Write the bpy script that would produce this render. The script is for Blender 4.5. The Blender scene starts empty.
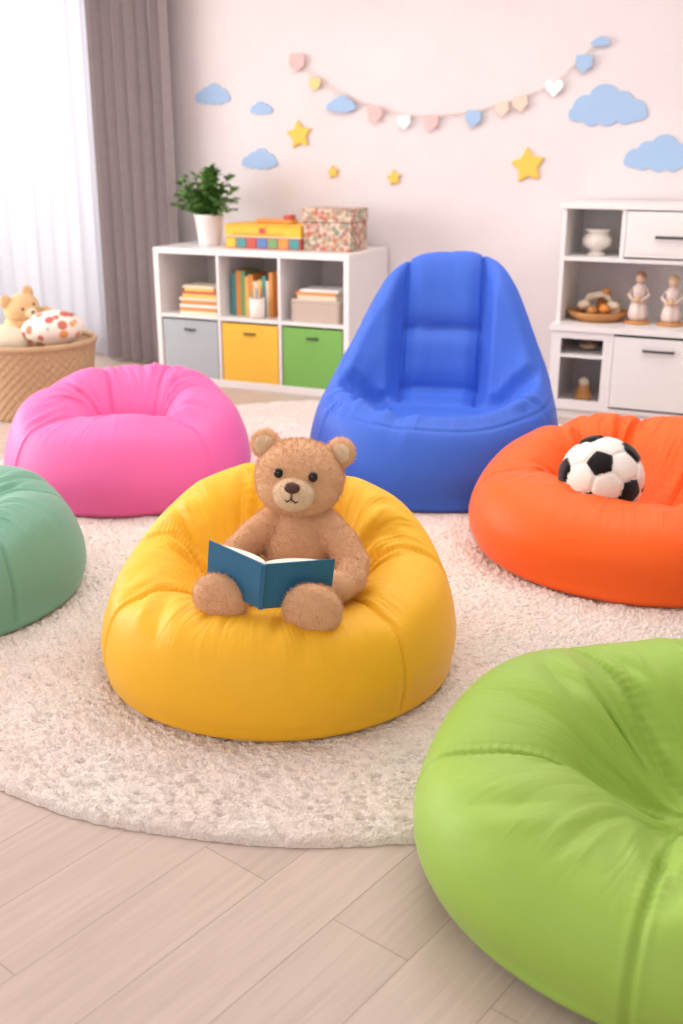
import bpy, math, random
import numpy as np
from mathutils import Vector, Matrix, Euler, noise

SC = bpy.context.scene
COL = SC.collection
TH = math.radians(24)
CT, ST = math.cos(TH), math.sin(TH)
PI = math.pi
def W(x, y):            # floor plan coordinates measured along the viewing axis -> room axes
    return (CT*x - ST*y, ST*x + CT*y)
def rgb(r, g, b):
    f = lambda c: ((c/255)/12.92 if c/255 <= .04045 else ((c/255+.055)/1.055)**2.4)
    return (f(r), f(g), f(b), 1)

# ------------------------------------------------------------------ materials
def new_mat(name):
    m = bpy.data.materials.new(name); m.use_nodes = True
    nt = m.node_tree
    return m, nt, nt.nodes["Principled BSDF"]
def N(nt, typ, **kw):
    n = nt.nodes.new(typ)
    for k, v in kw.items():
        if hasattr(n, k): setattr(n, k, v)
    return n
def setin(n, **kw):
    for k, v in kw.items():
        n.inputs[k.replace('_', ' ')].default_value = v
def coords(nt, scale=(1,1,1), rot=(0,0,0), loc=(0,0,0)):
    tc = N(nt, 'ShaderNodeTexCoord'); mp = N(nt, 'ShaderNodeMapping')
    mp.inputs['Scale'].default_value = scale; mp.inputs['Rotation'].default_value = rot
    mp.inputs['Location'].default_value = loc
    nt.links.new(tc.outputs['Object'], mp.inputs['Vector'])
    return mp.outputs['Vector']
def noise_node(nt, vec, scale, detail=3, rough=.5):
    n = N(nt, 'ShaderNodeTexNoise'); setin(n, Scale=scale, Detail=detail, Roughness=rough)
    nt.links.new(vec, n.inputs['Vector']); return n
def mixcol(nt, fac, a, b):
    m = N(nt, 'ShaderNodeMix'); m.data_type = 'RGBA'
    if isinstance(fac, (int, float)): m.inputs[0].default_value = fac
    else: nt.links.new(fac, m.inputs[0])
    for sock, val in ((m.inputs[6], a), (m.inputs[7], b)):
        if isinstance(val, tuple): sock.default_value = val
        else: nt.links.new(val, sock)
    return m.outputs[2]
def ramp(nt, fac, stops):
    r = N(nt, 'ShaderNodeValToRGB'); nt.links.new(fac, r.inputs[0])
    while len(r.color_ramp.elements) < len(stops): r.color_ramp.elements.new(.5)
    for e, (p, c) in zip(r.color_ramp.elements, stops): e.position = p; e.color = c
    return r.outputs[0]
def bump(nt, bsdf, height, strength=.2, dist=.01, prev=None):
    b = N(nt, 'ShaderNodeBump'); setin(b, Strength=strength, Distance=dist)
    nt.links.new(height, b.inputs['Height'])
    if prev: nt.links.new(prev, b.inputs['Normal'])
    nt.links.new(b.outputs[0], bsdf.inputs['Normal']); return b.outputs[0]
def simple(name, col, rough=.5, var=.06, scale=20, bstr=.05, bdist=.002, metal=0, spec=.5):
    m, nt, b = new_mat(name)
    v = coords(nt); n = noise_node(nt, v, scale)
    dark = tuple(c*(1-var) for c in col[:3])+(1,)
    lite = tuple(min(1, c*(1+var)) for c in col[:3])+(1,)
    nt.links.new(mixcol(nt, n.outputs[0], dark, lite), b.inputs['Base Color'])
    setin(b, Roughness=rough, Metallic=metal); b.inputs['Specular IOR Level'].default_value = spec
    n2 = noise_node(nt, v, scale*8); bump(nt, b, n2.outputs[0], bstr, bdist)
    return m
def fabric(name, col, wr=.15, pl=.38):
    m, nt, b = new_mat(name)
    v = coords(nt)
    big = noise_node(nt, v, 5, 4, .6)
    fine = noise_node(nt, v, 420, 2)
    dark = tuple(c*.95 for c in col[:3])+(1,); lite = tuple(min(1, c*1.03) for c in col[:3])+(1,)
    nt.links.new(mixcol(nt, big.outputs[0], dark, lite), b.inputs['Base Color'])
    setin(b, Roughness=.52); b.inputs['Specular IOR Level'].default_value = .34
    b.inputs['Sheen Weight'].default_value = .12; b.inputs['Sheen Roughness'].default_value = .4
    w = noise_node(nt, v, 16, 3, .55)
    p = bump(nt, b, w.outputs[0], wr, .012)
    p = bump(nt, b, fine.outputs[0], .12, .001, p)
    # gathers running over the rim, driven by the sewn-panel attribute on the mesh
    at = N(nt, 'ShaderNodeAttribute'); at.attribute_name = 'pleat'
    g = noise_node(nt, at.outputs['Vector'], 1.0, 2, .5); g.inputs['Distortion'].default_value = .5
    am = N(nt, 'ShaderNodeAttribute'); am.attribute_name = 'pleat_mask'
    ab = N(nt, 'ShaderNodeMath'); ab.operation = 'SUBTRACT'; nt.links.new(g.outputs[0], ab.inputs[0]); ab.inputs[1].default_value = .5
    ab2 = N(nt, 'ShaderNodeMath'); ab2.operation = 'ABSOLUTE'; nt.links.new(ab.outputs[0], ab2.inputs[0])
    mu = N(nt, 'ShaderNodeMath'); mu.operation = 'MULTIPLY'; nt.links.new(ab2.outputs[0], mu.inputs[0]); nt.links.new(am.outputs['Fac'], mu.inputs[1])
    bump(nt, b, mu.outputs[0], pl, .03, p)
    return m

M = {}
M['white'] = simple('white_lacquer', rgb(238,233,231), .38, .02)
M['cream'] = simple('cream_ceramic', rgb(235,225,215), .3, .02)
M['dark'] = simple('dark_metal', rgb(50,46,46), .4)
M['paper'] = simple('paper_pages', rgb(244,240,230), .8, .03, 60)
M['wood'] = simple('honey_wood', rgb(200,140,80), .5, .15, 30)
M['leaf'] = simple('leaf_green', rgb(72,120,52), .5, .35, 14)
M['leaf2'] = simple('leaf_green_light', rgb(118,160,80), .5, .3, 14)
M['soil'] = simple('potting_soil', rgb(70,50,38), .95, .4, 60)

def wall_mat():
    m, nt, b = new_mat('painted_plaster_wall')
    v = coords(nt); n = noise_node(nt, v, 2.2, 6, .65)
    nt.links.new(mixcol(nt, n.outputs[0], rgb(217,207,207), rgb(233,225,226)), b.inputs['Base Color'])
    setin(b, Roughness=.85); n2 = noise_node(nt, v, 35, 5); bump(nt, b, n2.outputs[0], .12, .004)
    return m
M['wall'] = wall_mat()
def floor_mat():
    m, nt, b = new_mat('pale_oak_planks')
    v = coords(nt, rot=(0, 0, math.radians(-75)))
    br = N(nt, 'ShaderNodeTexBrick'); br.offset = .37; br.squash = 1
    nt.links.new(v, br.inputs['Vector'])
    setin(br, Scale=1, Mortar_Size=.0011, Mortar_Smooth=.3, Bias=0, Brick_Width=1.25, Row_Height=.172)
    br.inputs['Color1'].default_value = rgb(206,187,176); br.inputs['Color2'].default_value = rgb(196,177,166)
    br.inputs['Mortar'].default_value = rgb(160,142,132)
    mp = N(nt, 'ShaderNodeMapping'); mp.inputs['Scale'].default_value = (1.2, 22, 1)
    nt.links.new(v, mp.inputs['Vector'])
    g = noise_node(nt, mp.outputs[0], 2.2, 8, .62); g.inputs['Distortion'].default_value = .6
    gr = ramp(nt, g.outputs[0], [(.35, (.80,.78,.77,1)), (.62, (1,1,1,1))])
    mx = N(nt, 'ShaderNodeMix'); mx.data_type = 'RGBA'; mx.blend_type = 'MULTIPLY'; mx.inputs[0].default_value = .6
    nt.links.new(br.outputs['Color'], mx.inputs[6]); nt.links.new(gr, mx.inputs[7])
    nt.links.new(mx.outputs[2], b.inputs['Base Color'])
    setin(b, Roughness=.42); b.inputs['Specular IOR Level'].default_value = .35
    inv = N(nt, 'ShaderNodeMath'); inv.operation = 'SUBTRACT'; inv.inputs[0].default_value = 1
    nt.links.new(br.outputs['Fac'], inv.inputs[1])
    p = bump(nt, b, inv.outputs[0], .5, .002); bump(nt, b, g.outputs[0], .06, .002, p)
    return m
M['floor'] = floor_mat()

# ------------------------------------------------------------------ mesh builder
class MB:
    def __init__(s): s.v=[]; s.f=[]; s.mi=[]; s.sm=[]; s.mats=[]
    def add(s, vs, fs, mat, smooth=True, T=None):
        if mat not in s.mats: s.mats.append(mat)
        k = s.mats.index(mat); o = len(s.v)
        if T is not None: vs = [T @ Vector(p) for p in vs]
        s.v += [tuple(p) for p in vs]
        s.f += [tuple(i+o for i in f) for f in fs]
        s.mi += [k]*len(fs); s.sm += [smooth]*len(fs)
    def box(s, x0,x1,y0,y1,z0,z1, mat, T=None):
        vs=[(x,y,z) for x in (x0,x1) for y in (y0,y1) for z in (z0,z1)]
        fs=[(0,1,3,2),(4,6,7,5),(0,4,5,1),(2,3,7,6),(0,2,6,4),(1,5,7,3)]
        s.add(vs, fs, mat, False, T)
    def ell(s, c, r, mat, rot=None, su=24, sv=16, T=None):
        R = (rot.to_matrix() if rot else Matrix.Identity(3)); vs=[]; fs=[]
        for j in range(sv+1):
            ph = PI*j/sv
            for i in range(su):
                a = 2*PI*i/su
                p = R @ Vector((r[0]*math.sin(ph)*math.cos(a), r[1]*math.sin(ph)*math.sin(a), r[2]*math.cos(ph)))
                vs.append(p+Vector(c))
        for j in range(sv):
            for i in range(su):
                fs.append((j*su+i, (j+1)*su+i, (j+1)*su+(i+1)%su, j*su+(i+1)%su))
        s.add(vs, fs, mat, True, T)
    def lathe(s, prof, mat, c=(0,0,0), seg=40, T=None, fn=None):
        vs=[]; fs=[]
        for (r,z) in prof:
            for i in range(seg):
                a = 2*PI*i/seg; rr = r if fn is None else fn(r,z,a)
                vs.append((c[0]+rr*math.cos(a), c[1]+rr*math.sin(a), c[2]+z))
        for j in range(len(prof)-1):
            for i in range(seg):
                fs.append((j*seg+i, j*seg+(i+1)%seg, (j+1)*seg+(i+1)%seg, (j+1)*seg+i))
        s.add(vs, fs, mat, True, T)
    def tube(s, pts, rad, mat, seg=10, T=None, closed=False):
        pts=[Vector(p) for p in pts]; n=len(pts); vs=[]; fs=[]
        if isinstance(rad,(int,float)): rad=[rad]*n
        up=Vector((.13,.21,.97))
        for i,p in enumerate(pts):
            d = (pts[min(i+1,n-1)]-pts[max(i-1,0)]).normalized()
            a = d.cross(up)
            if a.length < .05: a = d.cross(Vector((1,0,0)))
            a.normalize(); b = d.cross(a)
            for k in range(seg):
                t=2*PI*k/seg; vs.append(p+(a*math.cos(t)+b*math.sin(t))*rad[i])
        for i in range(n-1):
            for k in range(seg):
                fs.append((i*seg+k, i*seg+(k+1)%seg, (i+1)*seg+(k+1)%seg, (i+1)*seg+k))
        fs.append(tuple(range(seg))[::-1]); fs.append(tuple((n-1)*seg+k for k in range(seg)))
        s.add(vs, fs, mat, True, T)
    def prism(s, poly, y0, y1, mat, T=None, smooth=False):   # polygon in XZ extruded along Y
        n=len(poly); vs=[(x,y0,z) for x,z in poly]+[(x,y1,z) for x,z in poly]
        fs=[tuple(range(n)), tuple(range(n,2*n))[::-1]]
        fs+=[((i+1)%n, i, n+i, n+(i+1)%n) for i in range(n)]
        s.add(vs, fs, mat, smooth, T)
    def obj(s, name, loc=(0,0,0), rz=0, bevel=0, parent=None, rot=None):
        me = bpy.data.meshes.new(name); me.from_pydata(s.v, [], s.f)
        for m in s.mats: me.materials.append(M[m] if isinstance(m,str) else m)
        me.polygons.foreach_set('material_index', s.mi); me.polygons.foreach_set('use_smooth', s.sm)
        me.update()
        o = bpy.data.objects.new(name, me); COL.objects.link(o)
        o.location = loc; o.rotation_euler = rot if rot else (0,0,rz)
        if bevel:
            b = o.modifiers.new('bevel','BEVEL'); b.width=bevel; b.segments=2; b.limit_method='ANGLE'; b.angle_limit=math.radians(50)
        if parent: o.parent = parent
        return o
def boxobj(name, b, mat, bevel=0):
    m = MB(); cx,cy,cz = (b[0]+b[1])/2,(b[2]+b[3])/2,(b[4]+b[5])/2
    m.box(b[0]-cx,b[1]-cx,b[2]-cy,b[3]-cy,b[4]-cz,b[5]-cz, mat); return m.obj(name,(cx,cy,cz),bevel=bevel)

# ------------------------------------------------------------------ room shell
XL, XR, YF, YB, HC = -6.3, 2.9, -1.6, 6.08, 2.7
m = MB(); m.box(XL-.15,XR+.15,YF-.15,YB+.15,-.1,0,'floor'); m.obj('floor')
M['ceil'] = simple('ceiling_paint', rgb(245,242,240), .9, .01)
m = MB(); m.box(XL-.15,XR+.15,YF-.15,YB+.15,HC,HC+.1,'ceil'); m.obj('ceiling')
def wall_y(name, y0, y1, holes):
    m = MB(); x = XL-.15
    for (a,b,c,d) in holes:
        m.box(x,a,y0,y1,0,HC,'wall'); m.box(a,b,y0,y1,0,c,'wall'); m.box(a,b,y0,y1,d,HC,'wall'); x=b
    m.box(x,XR+.15,y0,y1,0,HC,'wall'); return m.obj(name)
def wall_x(name, x0, x1, holes):
    m = MB(); y = YF
    for (a,b,c,d) in holes:
        m.box(x0,x1,y,a,0,HC,'wall'); m.box(x0,x1,a,b,0,c,'wall'); m.box(x0,x1,a,b,d,HC,'wall'); y=b
    m.box(x0,x1,y,YB,0,HC,'wall'); return m.obj(name)
wall_y('wall_back', YB, YB+.15, [(-6.1,-4.25,.15,2.45)])
wall_y('wall_front', YF-.15, YF, [(-3.4,1.4,.5,2.45)])
wall_x('wall_left', XL-.15, XL, [(0.2,4.6,.5,2.45)])
wall_x('wall_right', XR, XR+.15, [])
def window(name, axis, a, b, c, d, p):
    m = MB(); w=.06
    def bx(u0,u1,z0,z1,t=.03):
        if axis=='y': m.box(u0,u1,p-t,p+t,z0,z1,'white')
        else: m.box(p-t,p+t,u0,u1,z0,z1,'white')
    bx(a,a+w,c,d); bx(b-w,b,c,d); bx(a+w,b-w,c,c+w); bx(a+w,b-w,d-w,d)
    n=max(1,int((b-a)/1.0))
    for i in range(1,n): 
        u=a+(b-a)*i/n; bx(u-.03,u+.03,c+w,d-w,.025)
    return m.obj(name, bevel=.004)
window('window_1','y',-6.1,-4.25,.15,2.45,YB+.07)
window('added_window_front','y',-3.4,1.4,.5,2.45,YF-.07)  # unseen window behind the camera, added to let frontal fill in
window('added_window_left','x',.2,4.6,.5,2.45,XL-.07)  # unseen window, added so light can enter from the left
boxobj('baseboard_back',(XL,XR,YB-.015,YB-.0005,0.0005,.09),'white',.003)
boxobj('baseboard_left',(XL+.0005,XL+.015,YF,YB-.02,0.0005,.09),'white',.003)
boxobj('baseboard_right',(XR-.015,XR-.0005,YF,YB-.02,0.0005,.09),'white',.003)

# ------------------------------------------------------------------ rug
def rug():
    m, nt, b = new_mat('shaggy_rug_wool')
    v = coords(nt)
    big = noise_node(nt, v, 2.3, 3, .6); mid = noise_node(nt, v, 110, 4, .7)
    c1 = ramp(nt, big.outputs[0], [(.38, rgb(246,235,227)), (.52, rgb(246,229,220)), (.66, rgb(240,229,220))])
    pile_shade = ramp(nt, mid.outputs[0], [(.3, (.78,.75,.73,1)), (.54, (1,1,1,1))])  # shade between the tufts, painted into the rug colour
    mx = N(nt,'ShaderNodeMix'); mx.data_type='RGBA'; mx.blend_type='MULTIPLY'; mx.inputs[0].default_value=.65
    nt.links.new(c1, mx.inputs[6]); nt.links.new(pile_shade, mx.inputs[7]); nt.links.new(mx.outputs[2], b.inputs['Base Color'])
    setin(b, Roughness=.95); b.inputs['Specular IOR Level'].default_value=.1
    vo = N(nt,'ShaderNodeTexVoronoi'); setin(vo, Scale=150); nt.links.new(v, vo.inputs['Vector'])
    p = bump(nt, b, mid.outputs[0], .6, .010); bump(nt, b, vo.outputs['Distance'], .5, .006, p)
    A,B = 1.68,2.02; nr, na = 420, 1100
    vs=[]; fs=[]
    rr = list(np.linspace(.0,1,nr)**.75)
    ca=[(math.cos(2*PI*i/na),math.sin(2*PI*i/na),1+.0015*math.sin(2*PI*i/na*9)+.0015*math.sin(2*PI*i/na*23+1)) for i in range(na)]
    nz=noise.noise
    for j,r in enumerate(rr):
        e=(1-r)*1.8
        for (c,s,wob) in ca:
            x=A*r*wob*c; y=B*r*wob*s
            n1=nz((x*55,y*55,0)); n2=nz((x*110,y*110,3))
            z=.031-.016*abs(n1)-.012*abs(n2)+.005*nz((x*14,y*14,7))
            if e<.03: z*=math.sqrt(max(0,1-(1-e/.03)**2))
            vs.append((x+.005*n2,y+.005*n1,max(z,.0)))
    for j in range(nr-1):
        for i in range(na):
            fs.append((j*na+i,(j+1)*na+i,(j+1)*na+(i+1)%na,j*na+(i+1)%na))
    mb=MB(); mb.add(vs,fs,m); x,y=W(-.03,3.85)
    return mb.obj('round_shag_rug',(x,y,.001),rz=TH)
rug()
RZ=.022
# ------------------------------------------------------------------ bean bags
def cat(P, t):          # Catmull-Rom through array P (n, ...) at t in [0,n-1]
    n=len(P); i=np.clip(np.floor(t).astype(int),0,n-2); f=(t-i)
    g=lambda k: P[np.clip(k,0,n-1)]
    p0,p1,p2,p3=g(i-1),g(i),g(i+1),g(i+2); f=f.reshape((-1,)+(1,)*(P.ndim-1))
    return .5*((2*p1)+(-p0+p2)*f+(2*p0-5*p1+4*p2-p3)*f**2+(-p0+3*p1-3*p2+p3)*f**3)
def catp(vals, a):      # periodic Catmull, 8 keys
    v=np.array(vals,float); n=len(v); t=(a/(2*PI)*n)%n; i=np.floor(t).astype(int); f=t-i
    p0,p1,p2,p3=v[(i-1)%n],v[i%n],v[(i+1)%n],v[(i+2)%n]
    return .5*((2*p1)+(-p0+p2)*f+(2*p0-5*p1+4*p2-p3)*f**2+(-p0+3*p1-3*p2+p3)*f**3)
def sym(f,fr,r,br,b): return [f,fr,r,br,b,br,r,fr]   # keys run front -> right -> back -> left
def beanbag(name, mat, pos, rz, Rb, Rm, zm, Rr, zr, dent, inner=((.34,.14),(.64,.62),(.86,.95)), seams=(), seed=1,
            nwr=34, wdep=.010, extra=None, z0=RZ, seam_v=(2.2,9.5), shoulder=.66, hw=.10, wmask=None, puff=.020, field=.0022):
    nu,nv=540,180
    rng=np.random.RandomState(seed)
    a=np.linspace(0,2*PI,nu,endpoint=False)
    q=lambda k: catp(k,a)
    Rb,Rm,zm,Rr,zr=q(Rb),q(Rm),q(zm),q(Rr),q(zr)
    dx,dy=np.sin(a),-np.cos(a)       # a=0 is front (-Y), increasing to +X
    rows=[]
    def pol(R,z): rows.append(np.stack([R*dx,R*dy,z],1))
    Z=np.zeros(nu)
    pol(Z,Z); pol(Rb*.5,Z); pol(Rb*.97,Z+.002); pol(Rb*.18+Rm*.82, zm*.36); pol(Rm,zm)
    pol(Rm*shoulder+Rr*(1-shoulder), zm+(zr-zm)*.72)
    pol(Rr,zr)
    rim=rows[-1]; dc=np.tile(np.array(dent,float),(nu,1)); dc[:,0]+=np.clip(rim[:,0]*.6,-hw,hw)
    for l,g in inner:
        p=rim*(1-l)+dc*l; p=p.copy(); p[:,2]=zr-(zr-dent[2])*g; rows.append(p)
    rows.append(dc)
    P=np.array(rows)                 # 11 rows
    t=np.linspace(0,len(rows)-1,nv); G=cat(P,t)      # nv,nu,3
    V,A=np.meshgrid(t,a,indexing='ij')
    D=np.zeros_like(V)
    loc_r=np.sqrt(G[...,0]**2+G[...,1]**2); rad=np.clip(np.sqrt((G[...,0]-dent[0])**2+(G[...,1]-dent[1])**2)/.26,0,1)
    wrap=lambda x:(x+PI)%(2*PI)-PI
    sm=lambda x:np.clip(x,0,1)**2*(3-2*np.clip(x,0,1))
    Dw=np.zeros_like(V)
    for k in range(nwr):
        th=rng.uniform(0,2*PI)
        if len(seams) and rng.rand()<.5: th=math.radians(seams[rng.randint(len(seams))])+rng.normal(0,.18)
        w=math.radians(rng.uniform(1.4,4.5)); v0=rng.uniform(4.4,6.8); v1=v0+rng.uniform(1.2,2.8); d=wdep*rng.uniform(.3,1.0)
        sl=rng.normal(0,.08)
        x=wrap(A-th-sl*(V-(v0+v1)/2)-.03*np.sin(V*2+th*3))/w
        Dw+=d*(-np.exp(-np.abs(x)**1.4)+.5*np.exp(-(np.abs(x)-2.1)**2))*np.sin(PI*np.clip((V-v0)/(v1-v0),0,1))*rad
    for k in range(5):
        n1=rng.randint(28,60); ph=rng.uniform(0,6); c=rng.uniform(0,2*PI); wd=rng.uniform(.35,.7)
        rdg=1-np.abs(np.sin(A*n1/2+ph+.9*np.sin(V*1.3+ph)+1.2*np.sin(A*3+ph)))
        Dw-=field*rdg**2*np.exp(-(wrap(A-c)/wd)**2)*sm((V-5)/.8)*sm((8.6-V)/1.2)*rad
    mk=np.ones_like(V)
    if wmask is not None: mk=wmask(A,V,G); Dw*=mk
    D+=Dw
    for k in range(6):
        n1=rng.randint(2,7); D+=.004*np.sin(n1*A+rng.uniform(0,6)+V*rng.uniform(-.6,.6))*sm((V-2)/1.5)*rad*(.3+.7*mk)
    if len(seams):
        ss=np.radians(np.array(seams)); da=np.min(np.abs(wrap(A[...,None]-ss)),axis=-1); dist=da*np.clip(loc_r,.05,9)
        win=sm((V-seam_v[0])/.6)*sm((seam_v[1]-V)/.6); top=sm((V-4.6)/1.2)
        D+=win*(-.007*np.exp(-(dist/.0065)**2)+.002*np.exp(-((dist-.014)/.006)**2))*np.clip(rad*1.5,0,1)
        D+=win*rad*top*(-.012*np.exp(-(dist/.04)**2)+puff*np.clip(da/.55,0,1)**.6*.8-.008)
        D+=win*rad*(.2+top)*.0016*np.sin(V*34+A*7)*np.exp(-(dist/.03)**2)
    if extra is not None: D+=extra(A,V,G)
    du=np.roll(G,-1,1)-np.roll(G,1,1); dv=np.gradient(G,axis=0)
    Nn=np.cross(du,dv); Nn/=np.maximum(np.linalg.norm(Nn,axis=-1,keepdims=True),1e-9)
    fadec=sm(V/1.5)*sm((10-V)/.5)
    G=G+Nn*(D*fadec)[...,None]
    G[...,2]=np.maximum(G[...,2],0)
    vs=[tuple(G[0,0])]+[tuple(p) for p in G[1:].reshape(-1,3)]
    idx=lambda j,i: 0 if j==0 else 1+(j-1)*nu+i%nu
    fs=[]
    for i in range(nu): fs.append((0,idx(1,i+1),idx(1,i)))
    for j in range(1,nv-1):
        for i in range(nu): fs.append((idx(j,i),idx(j,i+1),idx(j+1,i+1),idx(j+1,i)))
    last=nv-1
    for i in range(nu//2-1): fs.append((idx(last,i),idx(last,i+1),idx(last,nu-2-i),idx(last,nu-1-i)))
    mb=MB(); mb.add(vs,fs,mat)
    x,y=W(*pos)
    o=mb.obj(name,(x,y,z0),rz=TH+math.radians(rz)); me=o.data
    pv=np.stack([np.cos(A)*9+seed,np.sin(A)*9,V*.45],-1)[1:].reshape(-1,3); pv=np.vstack([[0,0,0],pv])
    at=me.attributes.new('pleat','FLOAT_VECTOR','POINT'); at.data.foreach_set('vector',pv.ravel().astype(np.float32))
    km=(sm((V-4.3)/1.3)*sm((9.3-V)/1.5)*np.clip(rad,0,1)*mk)[1:].ravel(); km=np.concatenate([[0],km])
    at=me.attributes.new('pleat_mask','FLOAT','POINT'); at.data.foreach_set('value',km.astype(np.float32))
    return o

M['yellow']=fabric('yellow_canvas', rgb(248,188,38)); M['pink']=fabric('pink_canvas', rgb(240,106,172))
M['mint']=fabric('sage_canvas', rgb(118,170,146)); M['orange']=fabric('orange_canvas', rgb(248,98,20))
M['green']=fabric('lime_canvas', rgb(156,192,80),.12,.22); M['blue']=fabric('blue_canvas', rgb(56,102,208))

# yellow, front centre
beanbag('bean_bag_chair','yellow',(-.170,2.67),-10,
  sym(.465,.465,.46,.43,.40), sym(.49,.495,.49,.45,.42), sym(.14,.14,.145,.17,.20),
  sym(.37,.375,.36,.315,.285), sym(.270,.278,.315,.44,.525), (0,-.03,.180), inner=((.30,.14),(.58,.62),(.84,.97)),
  seams=(-52,52,100,-100,155,-155), seed=3, nwr=50)
# pink
beanbag('bean_bag_chair','pink',(-.895,4.29),0,
  sym(.465,.465,.47,.45,.43), sym(.495,.505,.51,.49,.47), sym(.16,.16,.17,.18,.2),
  sym(.27,.29,.31,.29,.27), sym(.340,.350,.40,.445,.470), (.02,-.02,.16), inner=((.38,.10),(.68,.44),(.88,.9)), hw=.07,
  seams=(-50,50,110,-110,150,-150), seed=7, nwr=44)
# sage
beanbag('bean_bag_chair','mint',(-1.305,3.10),-70,
  sym(.45,.45,.45,.44,.44), sym(.48,.48,.48,.47,.47), sym(.15,.15,.15,.16,.16),
  sym(.32,.33,.34,.33,.31), sym(.27,.28,.290,.33,.34), (0,0,.18),
  seams=(-60,0,60,120,180,240), seed=12, nwr=40)
# orange
beanbag('bean_bag_chair','orange',(1.052,3.52),-38,
  sym(.54,.54,.54,.52,.50), sym(.57,.58,.58,.56,.55), sym(.16,.16,.17,.18,.19),
  sym(.38,.40,.42,.39,.36), sym(.28,.29,.34,.395,.415), (-.02,-.04,.12),inner=((.30,.12),(.60,.60),(.84,.96)),
  seams=(-55,55,115,-115,155,-155), seed=21, nwr=48)
# lime
beanbag('bean_bag_chair','green',(.705,1.785),0,
  sym(.52,.52,.52,.51,.51), sym(.56,.56,.56,.55,.54), sym(.135,.135,.14,.15,.15),
  sym(.39,.40,.41,.39,.37), [.260,.265,.30,.320,.288,.252,.242,.250], (.10,.02,.07), inner=((.30,.12),(.58,.60),(.84,.96)),
  seams=(-28,35,95,150,-160,-95), seed=30, nwr=50, wdep=.011)
# blue lounger
def blue_mask(A,V,G):
    x,y,z=G[...,0],G[...,1],G[...,2]; s=lambda q:np.clip(q,0,1)
    return 1-.88*s((z-.40)/.1)*s((V-4.2)/.5)
def blue_extra(A,V,G):
    x,y,z=G[...,0],G[...,1],G[...,2]
    s=lambda q:np.clip(q,0,1)**2*(3-2*np.clip(q,0,1))
    back=s((y+.02)/.06)*s((V-5.6)/.5); deep=s((V-6.0)/.6)
    e=np.abs(np.abs(x)-.160)
    D=-back*(.016*np.exp(-(e/.008)**2)+(.25+.75*deep)*.030*np.exp(-(e/.038)**2))
    pan=s((.170-np.abs(x))/.02)*back
    for h in (.625,.385):
        D-=pan*(.016*np.exp(-((z-h)/.009)**2)+.024*np.exp(-((z-h)/.045)**2))
    D+=pan*deep*.010
    wing=s((np.abs(x)-.170)/.08)*s((y+.02)/.06)*deep
    D+=wing*.048
    D-=s((V-6.6)/.2)*s((7.9-V)/.3)*.010*np.exp(-((V-7.2)/.06)**2)*s((-y)/.1)
    # piping line round the outside of the arms
    D-=.006*np.exp(-((V-5.2)/.05)**2)*s((.62-z)/.1)
    return D
beanbag('bean_bag_lounge_chair','blue',(.400,4.37),-11,
  sym(.49,.49,.49,.48,.45), sym(.51,.53,.53,.48,.46), sym(.17,.17,.19,.22,.26),
  [.37,.40,.43,.350,.30,.330,.42,.40], [.365,.38,.47,.870,.935,.835,.445,.38], (0,-.10,.310), inner=((.26,.40),(.50,.86),(.76,.98)),
  seams=(-58,58,112,-112), seed=40, nwr=38, extra=blue_extra, seam_v=(2.2,6.0), shoulder=.60, hw=.17, wmask=blue_mask, puff=0)

# ------------------------------------------------------------------ teddy bear
def fur_mat(name,c,var=.2):
    m,nt,b=new_mat(name); v=coords(nt); n=noise_node(nt,v,60,4,.7)
    nt.links.new(mixcol(nt,n.outputs[0],tuple(x*(1-var) for x in c[:3])+(1,),tuple(min(1,x*(1+var)) for x in c[:3])+(1,)),b.inputs['Base Color'])
    setin(b,Roughness=.9); b.inputs['Specular IOR Level'].default_value=.1
    b.inputs['Sheen Weight'].default_value=.25
    n2=noise_node(nt,v,260,3,.7); bump(nt,b,n2.outputs[0],.5,.003); return m
M['fur']=fur_mat('brown_plush',rgb(228,180,140),.06); M['furl']=fur_mat('beige_plush',rgb(248,222,192),.05)
M['nose']=simple('brown_nose',rgb(80,44,34),.4); M['eye']=simple('black_glass_eye',rgb(16,12,12),.08,0)
def remeshed(mb,name,vox,smooth=6):
    o=mb.obj(name); r=o.modifiers.new('r','REMESH'); r.mode='VOXEL'; r.voxel_size=vox
    s=o.modifiers.new('s','SMOOTH'); s.factor=.5; s.iterations=smooth
    dg=bpy.context.evaluated_depsgraph_get(); me=bpy.data.meshes.new_from_object(o.evaluated_get(dg))
    old=o.data; o.modifiers.clear(); o.data=me; bpy.data.meshes.remove(old)
    me.polygons.foreach_set('use_smooth',[True]*len(me.polygons)); return o
def add_fur(o,count,length,mat_slot=1,seed=1):
    md=o.modifiers.new('fur','PARTICLE_SYSTEM'); ps=md.particle_system; s=ps.settings
    s.type='HAIR'; s.count=count; s.hair_length=length; s.hair_step=3; s.display_step=3; s.render_step=3
    s.root_radius=.35; s.tip_radius=.1; s.radius_scale=.0022; s.material=mat_slot
    s.brownian_factor=.0; s.use_advanced_hair=True; s.factor_random=length*.30; s.emit_from='FACE'; s.use_even_distribution=True
    ps.seed=seed
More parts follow.
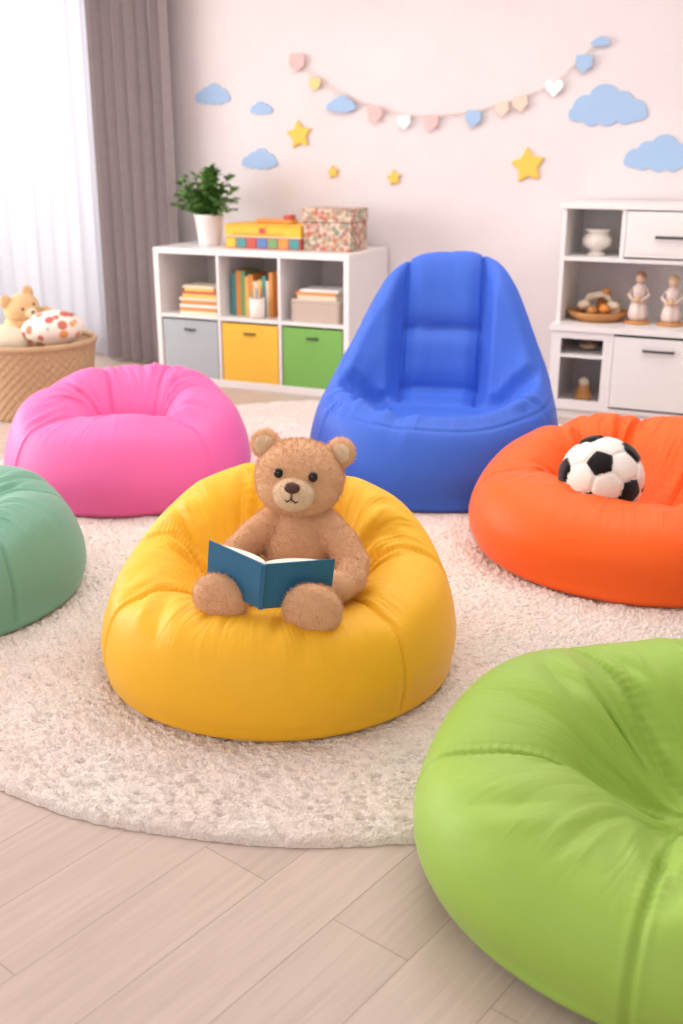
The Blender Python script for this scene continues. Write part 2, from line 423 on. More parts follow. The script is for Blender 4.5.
def bear():
    E=bpy.data.objects.new('teddy_bear',None); COL.objects.link(E)
    HT=Matrix.Translation((0,-.005,.300))@Euler((math.radians(-6),math.radians(5),math.radians(10))).to_matrix().to_4x4()
    mb=MB()
    mb.ell((0,.0,.105),(.088,.080,.112),'fur'); mb.ell((0,.005,.174),(.072,.062,.064),'fur')
    mb.ell((0,0,0),(.104,.090,.088),'fur',T=HT); mb.ell((0,-.02,-.025),(.095,.078,.062),'fur',T=HT)
    for s in (-1,1):
        mb.ell((s*.088,.01,.066),(.036,.019,.036),'fur',T=HT,rot=Euler((0,0,s*-.25)))
        arm=[(s*.060,-.005,.190),(s*.104,-.020,.152),(s*.140,-.050,.115),(s*.146,-.095,.098),(s*.134,-.140,.100)]
        mb.tube(arm,[.038,.041,.040,.038,.032],'fur',16)
        mb.ell(arm[0],(.038,.038,.038),'fur'); mb.ell((s*.134,-.147,.101),(.037,.040,.035),'fur')
        lx=.100
        leg=[(s*.050,-.02,.050),(s*.075,-.09,.062),(s*lx,-.17,.078),(s*lx*1.03,-.225,.084)]
        mb.tube(leg,[.052,.052,.046,.044],'fur',16); mb.ell(leg[0],(.052,.052,.050),'fur')
        mb.ell((s*lx*1.05,-.250,.084),(.066,.036,.062),'fur',rot=Euler((math.radians(10),0,s*.12)))
    body=remeshed(mb,'body',.0045,7); body.parent=E
    body.data.materials.clear(); body.data.materials.append(M['fur'])
    add_fur(body,46000,.0040,1)
    mb=MB(); mb.ell((0,-.088,-.022),(.046,.036,.036),'furl',T=HT); mb.ell((0,-.100,-.012),(.026,.028,.022),'furl',T=HT)
    mz=remeshed(mb,'muzzle',.003,5); mz.parent=E; mz.data.materials.clear(); mz.data.materials.append(M['furl']); add_fur(mz,6000,.0033,1,2)
    mb=MB()
    for s in (-1,1):
        mb.ell((s*.088,-.006,.066),(.022,.007,.022),'furl',T=HT,rot=Euler((0,0,s*-.25)))
    o=mb.obj('ear_linings',parent=E); add_fur(o,2500,.0033,1,3)
    mb=MB(); mb.ell((0,-.129,.000),(.018,.010,.013),'nose',T=HT)
    mb.tube([(0,-.127,-.010),(0,-.1275,-.026)],.0018,'nose',8,T=HT)
    mb.tube([(-.016,-.118,-.031),(-.009,-.1235,-.034),(0,-.1275,-.026),(.009,-.1235,-.034),(.016,-.118,-.031)],.0018,'nose',8,T=HT)
    for s in (-1,1): mb.ell((s*.039,-.083,.020),(.0105,.008,.0115),'eye',T=HT)
    mb.obj('face',parent=E)
    x,y=W(-.106,2.60); E.location=(x,y,.236); E.scale=(1.12,)*3; E.rotation_euler=(0,0,TH+math.radians(-16)); return E
bear()
def book():
    M['cover']=simple('blue_book_cover',rgb(34,104,142),.4,.05)
    E=bpy.data.objects.new('open_book',None); COL.objects.link(E)
    mb=MB(); h=.118; w=.178
    for s in (-1,1):
        T=Matrix.Rotation(s*math.radians(30),4,'Z')
        x0,x1=(0,w) if s>0 else (-w,0)
        mb.box(x0,x1,-.004,0,0,h,'cover',T)
        n=10; top=[]; 
        for k in range(n+1):
            u=k/n; xx=.002+u*(w-.012); yy=.002+.026*math.sin(PI*min(1,u*1.15+.06))**.6*(1-.35*u)
            top.append((s*xx,yy))
        poly=[(s*.002,.0005)]+top+[(s*(w-.010),.0005)]
        vs=[(x,y,.004) for x,y in poly]+[(x,y,h-.002) for x,y in poly]; m_=len(poly)
        fs=[tuple(range(m_)),tuple(range(m_,2*m_))[::-1]]+[((i+1)%m_,i,m_+i,m_+(i+1)%m_) for i in range(m_)]
        mb.add(vs,fs,'paper',False,T)
    mb.box(-.006,.006,-.007,-.001,0,h,'cover')
    mb.obj('pages_and_cover',parent=E,bevel=.0008)
    x,y=W(-.193,2.295); E.location=(x,y,.335); E.rotation_euler=(math.radians(2),math.radians(6),TH+math.radians(-8)); return E
book()

# ------------------------------------------------------------------ plush soccer ball
def ball():
    M['bwhite']=fur_mat('white_plush',rgb(240,234,228),.04); M['bblack']=fur_mat('black_plush',rgb(24,22,24))
    g=(1+5**.5)/2
    iv=[Vector(p).normalized() for p in [(0,s,t*g) for s in(1,-1) for t in(1,-1)]+[(s,t*g,0) for s in(1,-1) for t in(1,-1)]+[(t*g,0,s) for s in(1,-1) for t in(1,-1)]]
    cen=[]; 
    for i in range(12):
        for j in range(i+1,12):
            for k in range(j+1,12):
                if min(iv[i].dot(iv[j]),iv[j].dot(iv[k]),iv[i].dot(iv[k]))>.4: cen.append((iv[i]+iv[j]+iv[k]).normalized())
    Fc=np.array([list(v)for v in iv]+[list(v)for v in cen]); dist=np.array([2.3274]*12+[2.2673]*20)
    import bmesh
    bm=bmesh.new(); bmesh.ops.create_icosphere(bm,subdivisions=6,radius=1)
    me=bpy.data.meshes.new('plush_soccer_ball'); bm.to_mesh(me); bm.free()
    n=len(me.vertices); co=np.empty(n*3); me.vertices.foreach_get('co',co); co=co.reshape(-1,3)
    sc=co@Fc.T/dist; so=np.sort(sc,axis=1); gap=(so[:,-1]-so[:,-2])/.19; top=np.argmax(sc,axis=1)
    r=.138*(1+.03*np.clip(gap,0,1)**.5*1.4-.045*np.exp(-(gap/.06)**2)); r*=np.where(top<12,1.04,1)
    me.vertices.foreach_set('co',(co*r[:,None]).ravel())
    me.materials.append(M['bwhite']); me.materials.append(M['bblack'])
    fc=np.empty(len(me.polygons)*3); me.polygons.foreach_get('center',fc); fc=fc.reshape(-1,3); fc/=np.linalg.norm(fc,axis=1,keepdims=True)
    mi=(np.argmax(fc@Fc.T/dist,axis=1)<12).astype(int); me.polygons.foreach_set('material_index',mi)
    me.polygons.foreach_set('use_smooth',[True]*len(me.polygons)); me.update()
    o=bpy.data.objects.new('plush_soccer_ball',me); COL.objects.link(o)
    x,y=W(.875,3.38); o.location=(x,y,.325); o.rotation_euler=(.30,-.30,.35); return o
ball()

# ------------------------------------------------------------------ cube shelf
CX0,CX1,CY0,CY1,CH=-3.68,-2.39,5.47,6.06,.818
def shelf():
    E=bpy.data.objects.new('cube_storage_shelf',None); COL.objects.link(E)
    mb=MB(); t=.034
    mb.box(CX0,CX1,CY0,CY1,CH-t,CH,'white'); mb.box(CX0,CX1,CY0,CY1,.0,t+.012,'white')
    mb.box(CX0,CX0+t,CY0,CY1,t+.012,CH-t,'white'); mb.box(CX1-t,CX1,CY0,CY1,t+.012,CH-t,'white')
    mb.box(CX0+t,CX1-t,CY1-.015,CY1-.003,t+.012,CH-t,'white')
    for x in DIV: mb.box(x-.009,x+.009,CY0+.002,CY1-.015,t+.012,CH-t,'white')
    xs=[CX0+t]+[q for x in DIV for q in (x-.009,x+.009)]+[CX1-t]
    for k in range(3): mb.box(xs[2*k],xs[2*k+1],CY0+.003,CY1-.015,ZM-.010,ZM+.010,'white')
    mb.obj('frame',bevel=.003,parent=E); return xs
t=.034; iw=(CX1-CX0-2*t)/3
DIV=[CX0+t+iw,CX0+t+2*iw]; ZM=.046+(CH-.034-.046)*.5
xs=shelf()
cells=[(xs[0],xs[1]),(xs[2],xs[3]),(xs[4],xs[5])]
M['bin0']=simple('grey_felt_bin',rgb(176,182,186),.85,.05,40,.2); M['bin1']=simple('yellow_fabric_bin',rgb(240,188,66),.8,.04,40,.15)
M['bin2']=simple('green_fabric_bin',rgb(122,178,86),.8,.04,40,.15)
for k,(a,b) in enumerate(cells):
    mb=MB(); x0,x1=a+.008,b-.008; cx=(x0+x1)/2; z0=.0465; z1=ZM-.022; y0=CY0+.006; y1=CY1-.03; c='bin%d'%k
    mb.box(x0,x1,y0,y0+.012,z0,z1,c); mb.box(x0,x1,y1-.012,y1,z0,z1,c); mb.box(x0,x0+.012,y0+.012,y1-.012,z0,z1,c)
    mb.box(x1-.012,x1,y0+.012,y1-.012,z0,z1,c); mb.box(x0+.012,x1-.012,y0+.012,y1-.012,z0,z0+.012,c)
    mb.tube([(cx-.035,y0,z1-.055),(cx-.03,y0-.014,z1-.055),(cx+.03,y0-.014,z1-.055),(cx+.035,y0,z1-.055)],.006,'dark',8)
    mb.obj('storage_bin',bevel=.004)
def cm(name,r,g,b,rough=.55): 
    if name not in M: M[name]=simple(name,rgb(r,g,b),rough,.05)
    return name
COLS=[cm('bk_red',196,82,70),cm('bk_orange',226,146,70),cm('bk_yellow',232,192,96),cm('bk_teal',70,146,146),cm('bk_blue',86,124,180),
      cm('bk_cream',232,216,190),cm('bk_green',120,158,104),cm('bk_pink',222,160,164),cm('bk_white',238,234,230)]
ZS=ZM+.0105
def bstack(name,cx,cy,z,specs):
    mb=MB(); zz=z; rnd=random.Random(len(specs)+int(cx*100))
    for w,d,h,c in specs:
        T=Matrix.Translation((cx+rnd.uniform(-.008,.008),cy,0))@Matrix.Rotation(rnd.uniform(-.05,.05),4,'Z')
        mb.box(-w/2,w/2,-d/2,d/2,zz,zz+.003,c,T); mb.box(-w/2,w/2,-d/2,d/2,zz+h-.003,zz+h,c,T)
        mb.box(-w/2,-w/2+.003,-d/2,d/2,zz+.003,zz+h-.003,c,T); mb.box(-w/2+.003,w/2-.005,-d/2+.005,d/2-.005,zz+.003,zz+h-.003,'paper',T)
        mb.box(-w/2+.003,w/2,-d/2,-d/2+.003,zz+.003,zz+h-.003,c,T)
        zz+=h+.0005
    return mb.obj(name)
a,b=cells[0]; bstack('book_stack',(a+b)/2+.04,5.61,ZS,[(.26,.2,.018,'bk_cream'),(.25,.19,.022,'bk_orange'),(.26,.2,.016,'bk_white'),(.24,.19,.024,'bk_orange'),(.26,.2,.016,'bk_cream'),(.23,.18,.022,'bk_yellow'),(.25,.18,.014,'bk_red'),(.2,.17,.018,'bk_yellow'),(.22,.17,.014,'bk_cream')])
a,b=cells[1]; mb=MB(); x=a+.03; rnd=random.Random(5)
for k,c in enumerate(['bk_teal','bk_orange','bk_green','bk_yellow','bk_orange','bk_cream','bk_yellow','bk_teal','bk_cream','bk_orange']):
    w=rnd.uniform(.020,.034); h=rnd.uniform(.20,.27)
    T=Matrix.Translation((x,5.57,ZS))
    mb.box(0,w-.001,0,.003,0,h,c,T); mb.box(0,.003,.003,.19,0,h,c,T); mb.box(w-.004,w-.001,.003,.19,0,h,c,T); mb.box(.003,w-.004,.003,.185,.004,h-.006,'paper',T)
    x+=w
mb.obj('upright_books')
mb=MB(); mb.lathe([(0,0),(.042,0),(.046,.02),(.048,.12),(.044,.12),(.042,.01),(0,.01)],'cream',seg=32)
for k in range(5): 
    an=k*1.3; mb.tube([(.01*math.cos(an),.01*math.sin(an),.012),(.035*math.cos(an),.035*math.sin(an),.17+.01*(k%3))],.004,COLS[k],8)
mb.obj('pencil_cup',(b-.16,5.515,ZS))
def wicker(name,c):
    m,nt,bs=new_mat(name); v=coords(nt)
    wv=N(nt,'ShaderNodeTexWave'); wv.bands_direction='Z'; setin(wv,Scale=38,Distortion=1.5,Detail=2); nt.links.new(v,wv.inputs['Vector'])
    nt.links.new(mixcol(nt,wv.outputs[0],tuple(q*.62 for q in c[:3])+(1,),c),bs.inputs['Base Color'])
    setin(bs,Roughness=.7); bump(nt,bs,wv.outputs[0],.5,.006); return m
M['wicker']=wicker('wicker_weave',rgb(220,182,140)); M['wickerp']=wicker('pale_wicker',rgb(226,204,188))
a,b=cells[2]; cx=(a+b)/2+.01; mb=MB(); w=.29
mb.box(-w/2,w/2,-.12,.12,0,.012,'wickerp'); 
for s in(-1,1): mb.box(s*w/2-.006,s*w/2+.006,-.126,.126,0,.12,'wickerp'); mb.box(-w/2,w/2,s*.12-.006,s*.12+.006,0,.12,'wickerp')
mb.tube([(-w/2,-.12,.12),(w/2,-.12,.12),(w/2,.12,.12),(-w/2,.12,.12),(-w/2,-.12,.12)],.010,'wickerp',8)
mb.obj('wicker_storage_box',(cx,5.62,ZS),bevel=.002)
bstack('book_stack',cx,5.62,ZS+.0125,[(.24,.2,.03,'bk_white'),(.25,.2,.03,'bk_pink'),(.25,.2,.03,'bk_cream'),(.24,.2,.022,'bk_white'),(.25,.2,.025,'bk_cream'),(.26,.19,.018,'bk_orange'),(.24,.18,.014,'bk_white')])

def plant():
    E=bpy.data.objects.new('potted_plant',None); COL.objects.link(E)
    mb=MB(); mb.lathe([(0,0),(.062,0),(.068,.01),(.086,.165),(.090,.17),(.090,.182),(.082,.182),(.078,.155),(0,.155)],'white',seg=48)
    mb.lathe([(0,.158),(.078,.158)],'soil'); mb.obj('pot',parent=E)
    rnd=random.Random(4); mb=MB()
    for k in range(64):
        an=rnd.uniform(0,2*PI); el=rnd.uniform(.1,1.45); L=rnd.uniform(.16,.32)
        d=Vector((math.cos(an)*math.sin(el),math.sin(an)*math.sin(el)*.75,math.cos(el)*.95+.15)).normalized()
        pts=[Vector((d.x*.03,d.y*.03,.155))]
        for q in range(1,6):
            f=q/5; pts.append(Vector((d.x*L*f,d.y*L*f,.155+d.z*L*f-.03*f*f*math.sin(el)))+Vector((rnd.uniform(-.006,.006),)*3))
        mb.tube(pts,.0022,'leaf',5)
        for q in range(1,6):
            for s in range(4):
                p=pts[q]; la=rnd.uniform(0,2*PI); ll=rnd.uniform(.036,.058); lw=ll*.32
                dr=(d*.5+Vector((math.cos(la),math.sin(la),rnd.uniform(-.3,.7)))).normalized()
                sd=dr.cross(Vector((rnd.uniform(-.4,.4),rnd.uniform(-.4,.4),1))).normalized(); up=sd.cross(dr)
                vs=[p,p+dr*ll*.35+sd*lw+up*.004,p+dr*ll*.7+sd*lw*.8+up*.004,p+dr*ll-up*.006,p+dr*ll*.7-sd*lw*.8+up*.004,p+dr*ll*.35-sd*lw+up*.004,p+dr*ll*.5-up*.002]
                mb.add(vs,[(0,1,6),(1,2,6),(2,3,6),(3,4,6),(4,5,6),(5,0,6)],'leaf' if rnd.random()<.5 else 'leaf2')
    mb.obj('foliage',parent=E); E.location=(-3.435,5.73,CH+.0005)
plant()
mb=MB(); cm('tb_yellow',240,186,52); 
mb.box(-.25,.25,-.14,.14,0,.065,'bk_red'); mb.box(-.255,.255,-.145,.145,.065,.072,'bk_cream')
mb.box(-.25,.25,-.142,.142,.072,.130,'tb_yellow'); mb.box(-.255,.255,-.147,.147,.130,.138,'tb_yellow')
for k in range(7): mb.box(-.245+k*.07,-.182+k*.07,-.1445,-.14,.006,.060,['tb_yellow','bk_teal','bk_red','bk_blue','bk_green','bk_orange','bk_teal'][k])
mb.box(-.02,.02,-.148,-.142,.09,.12,'bk_red'); mb.box(-.20,.14,-.147,-.142,.082,.088,'bk_orange')
mb.obj('toy_block_case',(-3.005,5.75,CH+.0005),bevel=.004)
mb=MB(); mb.box(-.12,.12,-.05,.05,0,.025,'bk_orange'); mb.box(.06,.11,-.04,.04,.025,.05,'bk_red'); mb.obj('toy_car',(-2.99,5.77,CH+.139),bevel=.008)
def floral():
    m,nt,b=new_mat('floral_print'); v=coords(nt); vo=N(nt,'ShaderNodeTexVoronoi'); setin(vo,Scale=36); nt.links.new(v,vo.inputs['Vector'])
    wn=N(nt,'ShaderNodeTexWhiteNoise'); nt.links.new(vo.outputs['Color'],wn.inputs['Vector'])
    c=ramp(nt,wn.outputs[0],[(0,rgb(190,104,88)),(.25,rgb(180,150,112)),(.45,rgb(122,140,120)),(.65,rgb(216,190,164)),(.85,rgb(166,116,104))])
    k=ramp(nt,vo.outputs['Distance'],[(.5,(1,1,1,1)),(.85,(0,0,0,1))])
    nt.links.new(mixcol(nt,k,rgb(226,208,190),c),b.inputs['Base Color']); setin(b,Roughness=.6); return m
M['floral']=floral()
mb=MB(); mb.box(-.15,.15,-.12,.12,0,.16,'floral'); mb.box(-.156,.156,-.126,.126,.162,.235,'floral'); mb.obj('floral_gift_box',(-2.600,5.75,CH+.0005),bevel=.004)

# ------------------------------------------------------------------ white cabinet with hutch
X0,X1=-1.25,.05; XD=-.935; CB=5.55; HB=5.63
def cabinet():
    E=bpy.data.objects.new('white_hutch_cabinet',None); COL.objects.link(E)
    mb=MB(); y0,y1=CB,6.06; t=.022
    mb.box(X0+.01,X1-.01,y0+.02,y1,0,.05,'white')
    mb.box(X0-.01,X1+.01,y0-.012,y1,.47,.50,'white')
    mb.box(X0,X0+t,y0,y1,.05,.47,'white'); mb.box(X1-t,X1,y0,y1,.05,.47,'white'); mb.box(XD-t/2,XD+t/2,y0,y1,.05,.47,'white')
    mb.box(X0+t,XD-t/2,y0,y1,.05,.072,'white'); mb.box(XD+t/2,X1-t,y0,y1,.05,.072,'white')
    mb.box(X0+t,X1-t,y1-.012,y1-.001,.072,.47,'white')
    for (p,q,r,s) in ((X0+t,X0+t+.03,.072,.47),(XD-t/2-.03,XD-t/2,.072,.47),(X0+t+.03,XD-t/2-.03,.43,.47),(X0+t+.03,XD-t/2-.03,.072,.10),(X0+t+.03,XD-t/2-.03,.33,.345)):
        mb.box(p,q,y0,y0+.02,r,s,'white')
    mb.box(X0+t,XD-t/2,y0+.02,y1-.012,.33,.345,'white')
    xm=(XD+X1)/2-.02
    for p,q in ((XD+t/2+.004,xm-.003),(xm+.003,X1-t-.004)):
        mb.box(p,q,y0-.010,y0+.010,.085,.455,'white')
        c=(p+q)/2; mb.tube([(c-.075,y0-.010,.395),(c-.075,y0-.030,.395),(c+.075,y0-.030,.395),(c+.075,y0-.010,.395)],.007,'dark',8)
    h0=HB
    mb.box(X0,X0+t,h0,y1,.50,1.085,'white'); mb.box(X1-t,X1,h0,y1,.50,1.085,'white'); mb.box(X0-.012,X1+.012,h0-.012,y1,1.085,1.112,'white')
    mb.box(X0+t,X1-t,y1-.012,y1-.001,.50,1.085,'white'); mb.box(X0+t,X1-t,h0,y1-.012,.822,.842,'white')
    mb.box(XD-t/2,XD+t/2,h0,y1-.012,.842,1.085,'white')
    for p,q in ((XD+t/2+.004,xm-.003),(xm+.003,X1-t-.004)):
        mb.box(p,q,h0-.008,h0+.2,.852,1.078,'white')
        mb.box(p+.02,q-.02,h0-.011,h0-.006,.872,1.058,'white')
        c=(p+q)/2; mb.tube([(c-.075,h0-.010,.955),(c-.075,h0-.030,.955),(c+.075,h0-.030,.955),(c+.075,h0-.010,.955)],.007,'dark',8)
    mb.obj('carcass',bevel=.003,parent=E)
cabinet()
mb=MB(); mb.lathe([(0,0),(.045,0),(.05,.008),(.03,.02),(.034,.03),(.07,.05),(.078,.08),(.062,.105),(.05,.112),(.064,.125),(.066,.135),(.058,.135),(.045,.115),(0,.10)],'cream',seg=40,fn=lambda r,z,a:r*(1+.02*math.sin(a*12)))
mb.obj('ceramic_vase',(-1.09,5.77,.8425))
mb=MB(); 
mb.lathe([(0,0),(.12,0),(.155,.03),(.165,.05),(.155,.05),(.14,.03),(.0,.015)],'wood',seg=40)
for k in range(9):
    an=k*.75; mb.ell((.085*math.cos(an),.07*math.sin(an),.055+.012*(k%3)),(.036,.028,.026),['bk_cream','wood','bk_orange','bk_cream','wood'][k%5],rot=Euler((0,0,an)))
mb.tube([(-.08,0,.07),(-.05,0,.12),(.03,0,.14),(.07,0,.09)],[.02,.022,.02,.012],'bk_cream',10); mb.ell((.035,0,.15),(.026,.022,.022),'wood')
mb.obj('wooden_toy_bowl',(-1.062,5.80,.5005))
M['fig']=simple('figurine_porcelain',rgb(226,206,196),.4,.1,30); M['figs']=simple('figurine_skin',rgb(222,184,160),.5,.05)
M['hair1']=simple('figurine_hair_brown',rgb(170,130,104),.5,.1); M['hair2']=simple('figurine_hair_blond',rgb(214,180,130),.5,.1)
def figurine(x,h,c):
    mb=MB(); k=h/.25
    mb.lathe([(0,0),(.065,0),(.068,.008),(.060,.016),(0,.016)],'wood')
    P=[(0,.016),(.040,.016),(.052,.04),(.046,.08),(.030,.125),(.034,.15),(.037,.175),(.022,.192),(.012,.198)]
    mb.lathe([(r,z*k) for r,z in P],'fig',fn=lambda r,z,a:r*(1+.06*math.sin(a*7)*(z<.12)))
    mb.ell((0,0,.222*k),(.025,.025,.029),'figs'); mb.ell((0,.006,.231*k),(.029,.028,.027),c)
    for s in (-1,1): mb.tube([(s*.032,0,.172*k),(s*.052,-.01,.14*k),(s*.026,-.038,.118*k)],[.012,.011,.010],'fig',10); mb.ell((s*.020,-.040,.117*k),(.011,.011,.011),'figs')
    mb.ell((0,-.046,.122*k),(.015,.013,.019),'hair2'); mb.obj('girl_figurine',(x,5.75,.5005))
figurine(-.845,.265,'hair1'); figurine(-.675,.25,'hair2')
mb=MB(); mb.lathe([(0,0),(.04,0),(.05,.03),(.03,.06),(.035,.08),(0,.085)],'wood'); mb.ell((0,0,.10),(.028,.028,.028),'bk_cream'); mb.obj('wooden_toy',(-1.09,5.70,.0725))
mb=MB(); mb.ell((0,0,.02),(.05,.05,.02),'bk_cream'); mb.lathe([(0,0),(.035,0),(.045,.035),(0,.04)],'wood'); mb.obj('trinket_bowl',(-1.09,5.74,.3455))

# ------------------------------------------------------------------ wall decals and garland
M['sky']=simple('cloud_paper_blue',rgb(160,190,224),.7,.02); M['star']=simple('star_gold',rgb(248,196,80),.55,.02)
M['fpink']=simple('felt_pink',rgb(240,188,184),.8); M['fwhite']=simple('felt_white',rgb(246,242,240),.8); M['fpeach']=simple('felt_peach',rgb(244,206,188),.8)
M['fyel']=simple('felt_yellow',rgb(246,208,142),.8); M['string']=simple('cotton_string',rgb(225,196,180),.9)
def cloud_poly(w,var=0):
    C=[(-.34,-.02,.14),(-.16,.07,.16),(.06,.12,.20),(.28,.02,.17),(.40,-.05,.10),(-.42,-.06,.08),(0,-.06,.15),(-.22,-.08,.11),(.2,-.09,.12)]
    if var: C=[(-x,y,r) for x,y,r in C]
    pts=[]
    for i in range(160):
        a=2*PI*i/160; d=np.array([math.cos(a),math.sin(a)]); best=0
        for s in np.linspace(0.02,.6,260):
            p=d*s
            if any((p[0]-x)**2+(p[1]-y)**2<r*r for x,y,r in C): best=s
        pts.append((d[0]*best*w,d[1]*best*w*.95))
    return pts
YW=YB-.0006
for k,(x,z,w) in enumerate([(-3.582,1.685,.25),(-3.24,1.604,.155),(-3.263,1.305,.25),(-1.144,1.575,.42),(-.855,1.335,.37)]):
    mb=MB(); mb.prism(cloud_poly(w,k%2),-.008,0,'sky'); mb.obj('wall_cloud',(x,YW,z))
for x,z,r in [(-2.984,1.456,.088),(-2.759,1.244,.042),(-2.363,1.214,.050),(-1.562,1.288,.102)]:
    pts=[]
    for i in range(10):
        a=PI/2+PI*i/5+.12; q=r if i%2==0 else r*.56
        pts.append((q*math.cos(a),q*math.sin(a)))
    mb=MB(); mb.prism(pts,-.018,0,'star'); 
    mb.obj('wall_star',(x,YW,z),bevel=.008)
def heart(s): 
    return [(s*.0625*16*math.sin(a)**3, s*.0625*(13*math.cos(a)-5*math.cos(2*a)-2*math.cos(3*a)-math.cos(4*a))) for a in np.linspace(0,2*PI,30,endpoint=False)][::-1]
def penn(s,t=.0):
    P=[(-.92*s,.85*s),(.92*s,.85*s),(.98*s,-.25*s),(0,-1.15*s),(-.98*s,-.25*s)][::-1]
    return [(x*math.cos(t)-y*math.sin(t),x*math.sin(t)+y*math.cos(t)) for x,y in P]
SP=[(-3.0,1.885),(-2.868,1.773),(-2.68,1.668),(-2.482,1.605),(-2.3,1.562),(-2.135,1.552),(-1.886,1.575),(-1.721,1.615),(-1.62,1.642),(-1.437,1.715),(-1.311,1.824),(-1.20,1.925)]
mb=MB(); Pn=np.array(SP); tt=np.linspace(0,len(SP)-1,80); Q=cat(Pn,tt)
mb.tube([(q[0],-.018,q[1]) for q in Q],.003,'string',6)
for x,z,kind,s,c in [(-2.985,1.862,'x',.050,'fpink'),(-2.868,1.742,'x',.036,'fyel'),(-2.482,1.568,'x',.046,'fpink'),(-2.3,1.525,'x',.040,'fwhite'),
    (-2.135,1.520,'x',.042,'fpink'),(-1.886,1.541,'x',.046,'sky'),(-1.721,1.588,'x',.038,'fpeach'),(-1.62,1.615,'x',.042,'fpeach'),(-1.437,1.690,'h',.052,'fwhite'),(-1.285,1.808,'x',.046,'sky'),(-1.205,1.905,'c',.10,'sky')]:
    P=heart(s) if kind=='h' else penn(s,math.sin(x*7)*.18) if kind=='x' else cloud_poly(s)
    mb.prism([(x+p,z+q) for p,q in P],-.030,-.022,c)
mb.tube([(-3.0,0,1.885),(-3.0,-.02,1.885)],.004,'dark',6); mb.tube([(-1.2,0,1.925),(-1.2,-.02,1.925)],.004,'dark',6)
mb.prism([(p-2.699,q+1.616) for p,q in cloud_poly(.19)],-.032,-.024,'sky')
mb.obj('bunting_garland',(0,YW,0))

# ------------------------------------------------------------------ curtains
def curtain(name,x0,x1,y,z0,z1,nf,amp,mat,seed):
    rnd=random.Random(seed); nx=nf*22; nz=30; vs=[]; fs=[]
    ph=[rnd.uniform(-.7,.7) for _ in range(nf+2)]; am=[rnd.uniform(.7,1.2) for _ in range(nf+2)]
    for j in range(nz+1):
        f=j/nz; z=z0+(z1-z0)*f
        for i in range(nx+1):
            u=i/nx*nf; k=int(u); w=am[k]*(1-(u-k))+am[k+1]*(u-k); p=ph[k]*(1-(u-k))+ph[k+1]*(u-k)
            yy=y+amp*w*math.sin(2*PI*u+p*.6*(1-f))*(1-.25*f)
            xx=x0+(x1-x0)*(i/nx)+amp*.35*math.sin(4*PI*u+p)*.5
            vs.append((xx,yy,z))
    for j in range(nz):
        for i in range(nx):
            a=j*(nx+1)+i; fs.append((a,a+1,a+nx+2,a+nx+1))
    mb=MB(); mb.add(vs,fs,mat); return mb.obj(name)
def drape_mat():
    m,nt,b=new_mat('grey_linen_drape'); v=coords(nt,scale=(1,1,.15)); n=noise_node(nt,v,180,3)
    nt.links.new(mixcol(nt,n.outputs[0],rgb(156,146,148),rgb(180,170,170)),b.inputs['Base Color']); setin(b,Roughness=.85)
    bump(nt,b,n.outputs[0],.2,.002); return m
M['drape']=drape_mat()
def sheer_mat():
    m=bpy.data.materials.new('white_sheer_voile'); m.use_nodes=True; nt=m.node_tree; nt.nodes.clear()
    o=N(nt,'ShaderNodeOutputMaterial'); d=N(nt,'ShaderNodeBsdfDiffuse'); tl=N(nt,'ShaderNodeBsdfTranslucent'); tr=N(nt,'ShaderNodeBsdfTransparent')
    d.inputs[0].default_value=(.80,.79,.82,1); tl.inputs[0].default_value=(.60,.59,.63,1)
    v=coords(nt,scale=(1,1,.1)); n=noise_node(nt,v,150,2)
    a=N(nt,'ShaderNodeMixShader'); a.inputs[0].default_value=.5; nt.links.new(d.outputs[0],a.inputs[1]); nt.links.new(tl.outputs[0],a.inputs[2])
    b=N(nt,'ShaderNodeMixShader'); mr=N(nt,'ShaderNodeMapRange'); setin(mr,To_Min=.03,To_Max=.12); nt.links.new(n.outputs[0],mr.inputs[0]); nt.links.new(mr.outputs[0],b.inputs[0])
    nt.links.new(a.outputs[0],b.inputs[1]); nt.links.new(tr.outputs[0],b.inputs[2]); nt.links.new(b.outputs[0],o.inputs[0]); return m
M['sheer']=sheer_mat()
curtain('grey_drape',-4.38,-3.79,5.92,.02,2.55,7,.062,'drape',3)
curtain('sheer_curtain',-6.15,-4.30,6.00,.02,2.55,15,.050,'sheer',5)
mb=MB(); mb.tube([(-6.25,5.95,2.58),(-3.7,5.95,2.58)],.014,'dark',12); mb.ell((-3.69,5.95,2.58),(.028,.028,.028),'dark')
for x in (-6.0,-3.8): mb.tube([(x,5.95,2.58),(x,6.08,2.58)],.008,'dark',8)
mb.obj('curtain_rod')

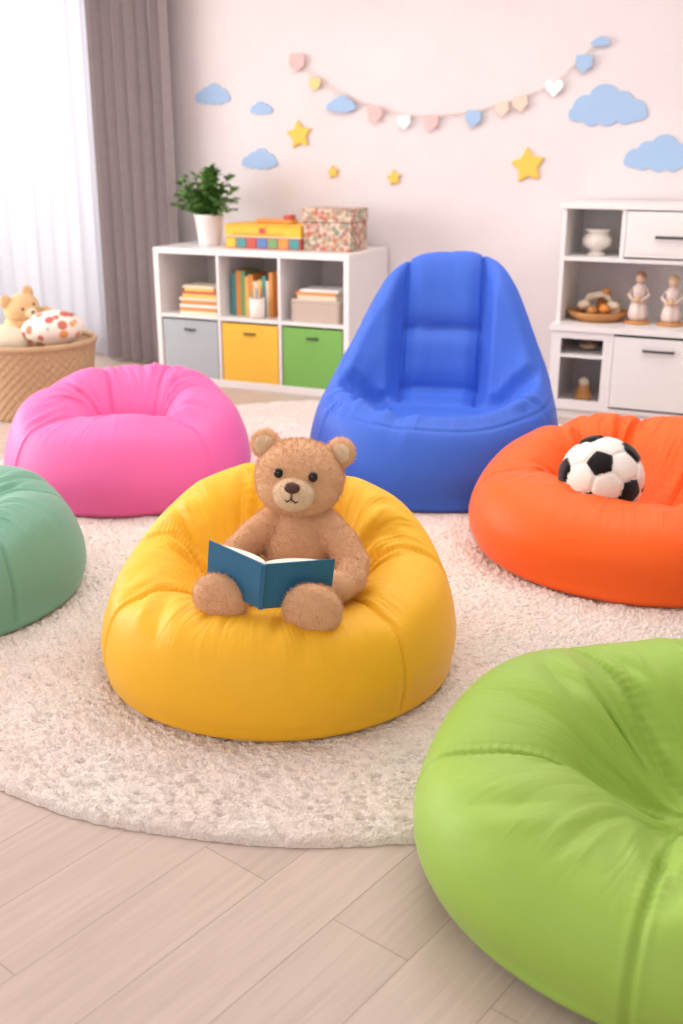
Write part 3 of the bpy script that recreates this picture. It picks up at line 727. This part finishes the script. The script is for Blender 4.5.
# ------------------------------------------------------------------ wicker toy basket and contents
def basket():
    E=bpy.data.objects.new('wicker_toy_basket',None); COL.objects.link(E); mb=MB()
    prof=[(0,.005),(.28,.005)]+[(.28+.055*k/60,.005+.385*k/60) for k in range(61)]+[(.325,.39),(.27,.02),(0,.02)]
    def fn(r,z,a):
        if r<.275 or z<.004: return r
        return r+.006*math.sin(a*40)*math.cos(z*2*PI/.045)
    mb.lathe(prof,'wicker',seg=240,fn=fn)
    ring=[(.332*math.cos(a),.332*math.sin(a),.395) for a in np.linspace(0,2*PI,60)]
    mb.tube(ring,.016,'wicker',10)
    mb.obj('weave',parent=E); x,y=W(-1.68,5.70); E.location=(x,y,0); return x,y
bx,by=basket()
def dots():
    m,nt,b=new_mat('dotted_pillow_fabric'); v=coords(nt); vo=N(nt,'ShaderNodeTexVoronoi'); setin(vo,Scale=17,Randomness=.6); nt.links.new(v,vo.inputs['Vector'])
    wn=N(nt,'ShaderNodeTexWhiteNoise'); nt.links.new(vo.outputs['Color'],wn.inputs['Vector'])
    c=ramp(nt,wn.outputs[0],[(0,rgb(214,110,96)),(.35,rgb(130,166,110)),(.55,rgb(236,170,90)),(.8,rgb(200,100,100))]); k=ramp(nt,vo.outputs['Distance'],[(.42,(0,0,0,1)),(.48,(1,1,1,1))])
    nt.links.new(mixcol(nt,k,c,rgb(244,230,216)),b.inputs['Base Color']); setin(b,Roughness=.85); return m
M['dots']=dots(); M['tan']=fur_mat('tan_plush',rgb(226,188,140),.1)
dx,dy=W(.13,-.06); mb=MB(); mb.ell((0,0,0),(.17,.13,.10),'dots',su=40,sv=24); mb.obj('dotted_pillow',(bx+dx,by+dy,.46),rot=(0,-.15,TH))
mb=MB(); mb.ell((0,0,0),(.13,.11,.10),'tan'); mb.ell((.0,-.02,.10),(.10,.09,.08),'tan')
for s in(-1,1): mb.ell((s*.07,-.01,.165),(.035,.02,.04),'tan')
mb.ell((.0,-.105,.085),(.035,.025,.026),'furl'); mb.ell((.0,-.13,.092),(.010,.007,.008),'nose')
for s in(-1,1): mb.ell((s*.035,-.10,.12),(.008,.006,.008),'eye'); mb.ell((s*.11,-.05,.02),(.04,.05,.05),'tan')
dx,dy=W(-.06,.12); mb.obj('plush_toy',(bx+dx,by+dy,.455),rot=(0,-.3,TH+.8))
mb=MB(); mb.ell((0,0,0),(.15,.12,.09),'bk_cream'); dx,dy=W(-.13,-.10); mb.obj('cream_cushion',(bx+dx,by+dy,.40),rz=TH)

# ------------------------------------------------------------------ light
def area(name,loc,rot,sx,sy,e,col=(1,1,1)):
    l=bpy.data.lights.new(name,'AREA'); l.shape='RECTANGLE'; l.size=sx; l.size_y=sy; l.energy=e; l.color=col
    o=bpy.data.objects.new(name,l); COL.objects.link(o); o.location=loc; o.rotation_euler=rot; return o
area('window_daylight_back',(-5.2,6.7,1.7),(math.radians(-80),0,0),1.9,2.2,40,(1,.98,1))
area('added_left_light',(XL-.25,2.4,1.5),(0,math.radians(-90),0),2.0,4.3,225,(1,.985,.975))  # lamp added outside the unseen left window for light from that side
area('added_front_fill',(-1.0,YF-.25,1.5),(math.radians(90),0,0),4.6,2.0,24,(1,.98,.97))  # lamp added behind the camera as soft frontal fill
area('added_ceiling_fill',(-1.2,3.7,HC-.03),(0,0,0),3.5,3.0,72,(1,.98,.955))  # area light added overhead to light the room, no fixture behind it
w=bpy.data.worlds.new('sky'); SC.world=w; w.use_nodes=True
w.node_tree.nodes['Background'].inputs[0].default_value=(1,.99,1,1); w.node_tree.nodes['Background'].inputs[1].default_value=.95

# ------------------------------------------------------------------ camera
cd=bpy.data.cameras.new('camera'); co=bpy.data.objects.new('camera',cd); COL.objects.link(co)
cd.sensor_fit='VERTICAL'; cd.sensor_height=36; cd.sensor_width=24; cd.lens=36*1050/1024
co.location=(0,0,1.37); co.rotation_euler=(PI/2-math.atan(362/1050),0,TH)
cd.dof.use_dof=True; cd.dof.focus_distance=2.65; cd.dof.aperture_fstop=2.6
SC.camera=co
SC.view_settings.view_transform='Standard'
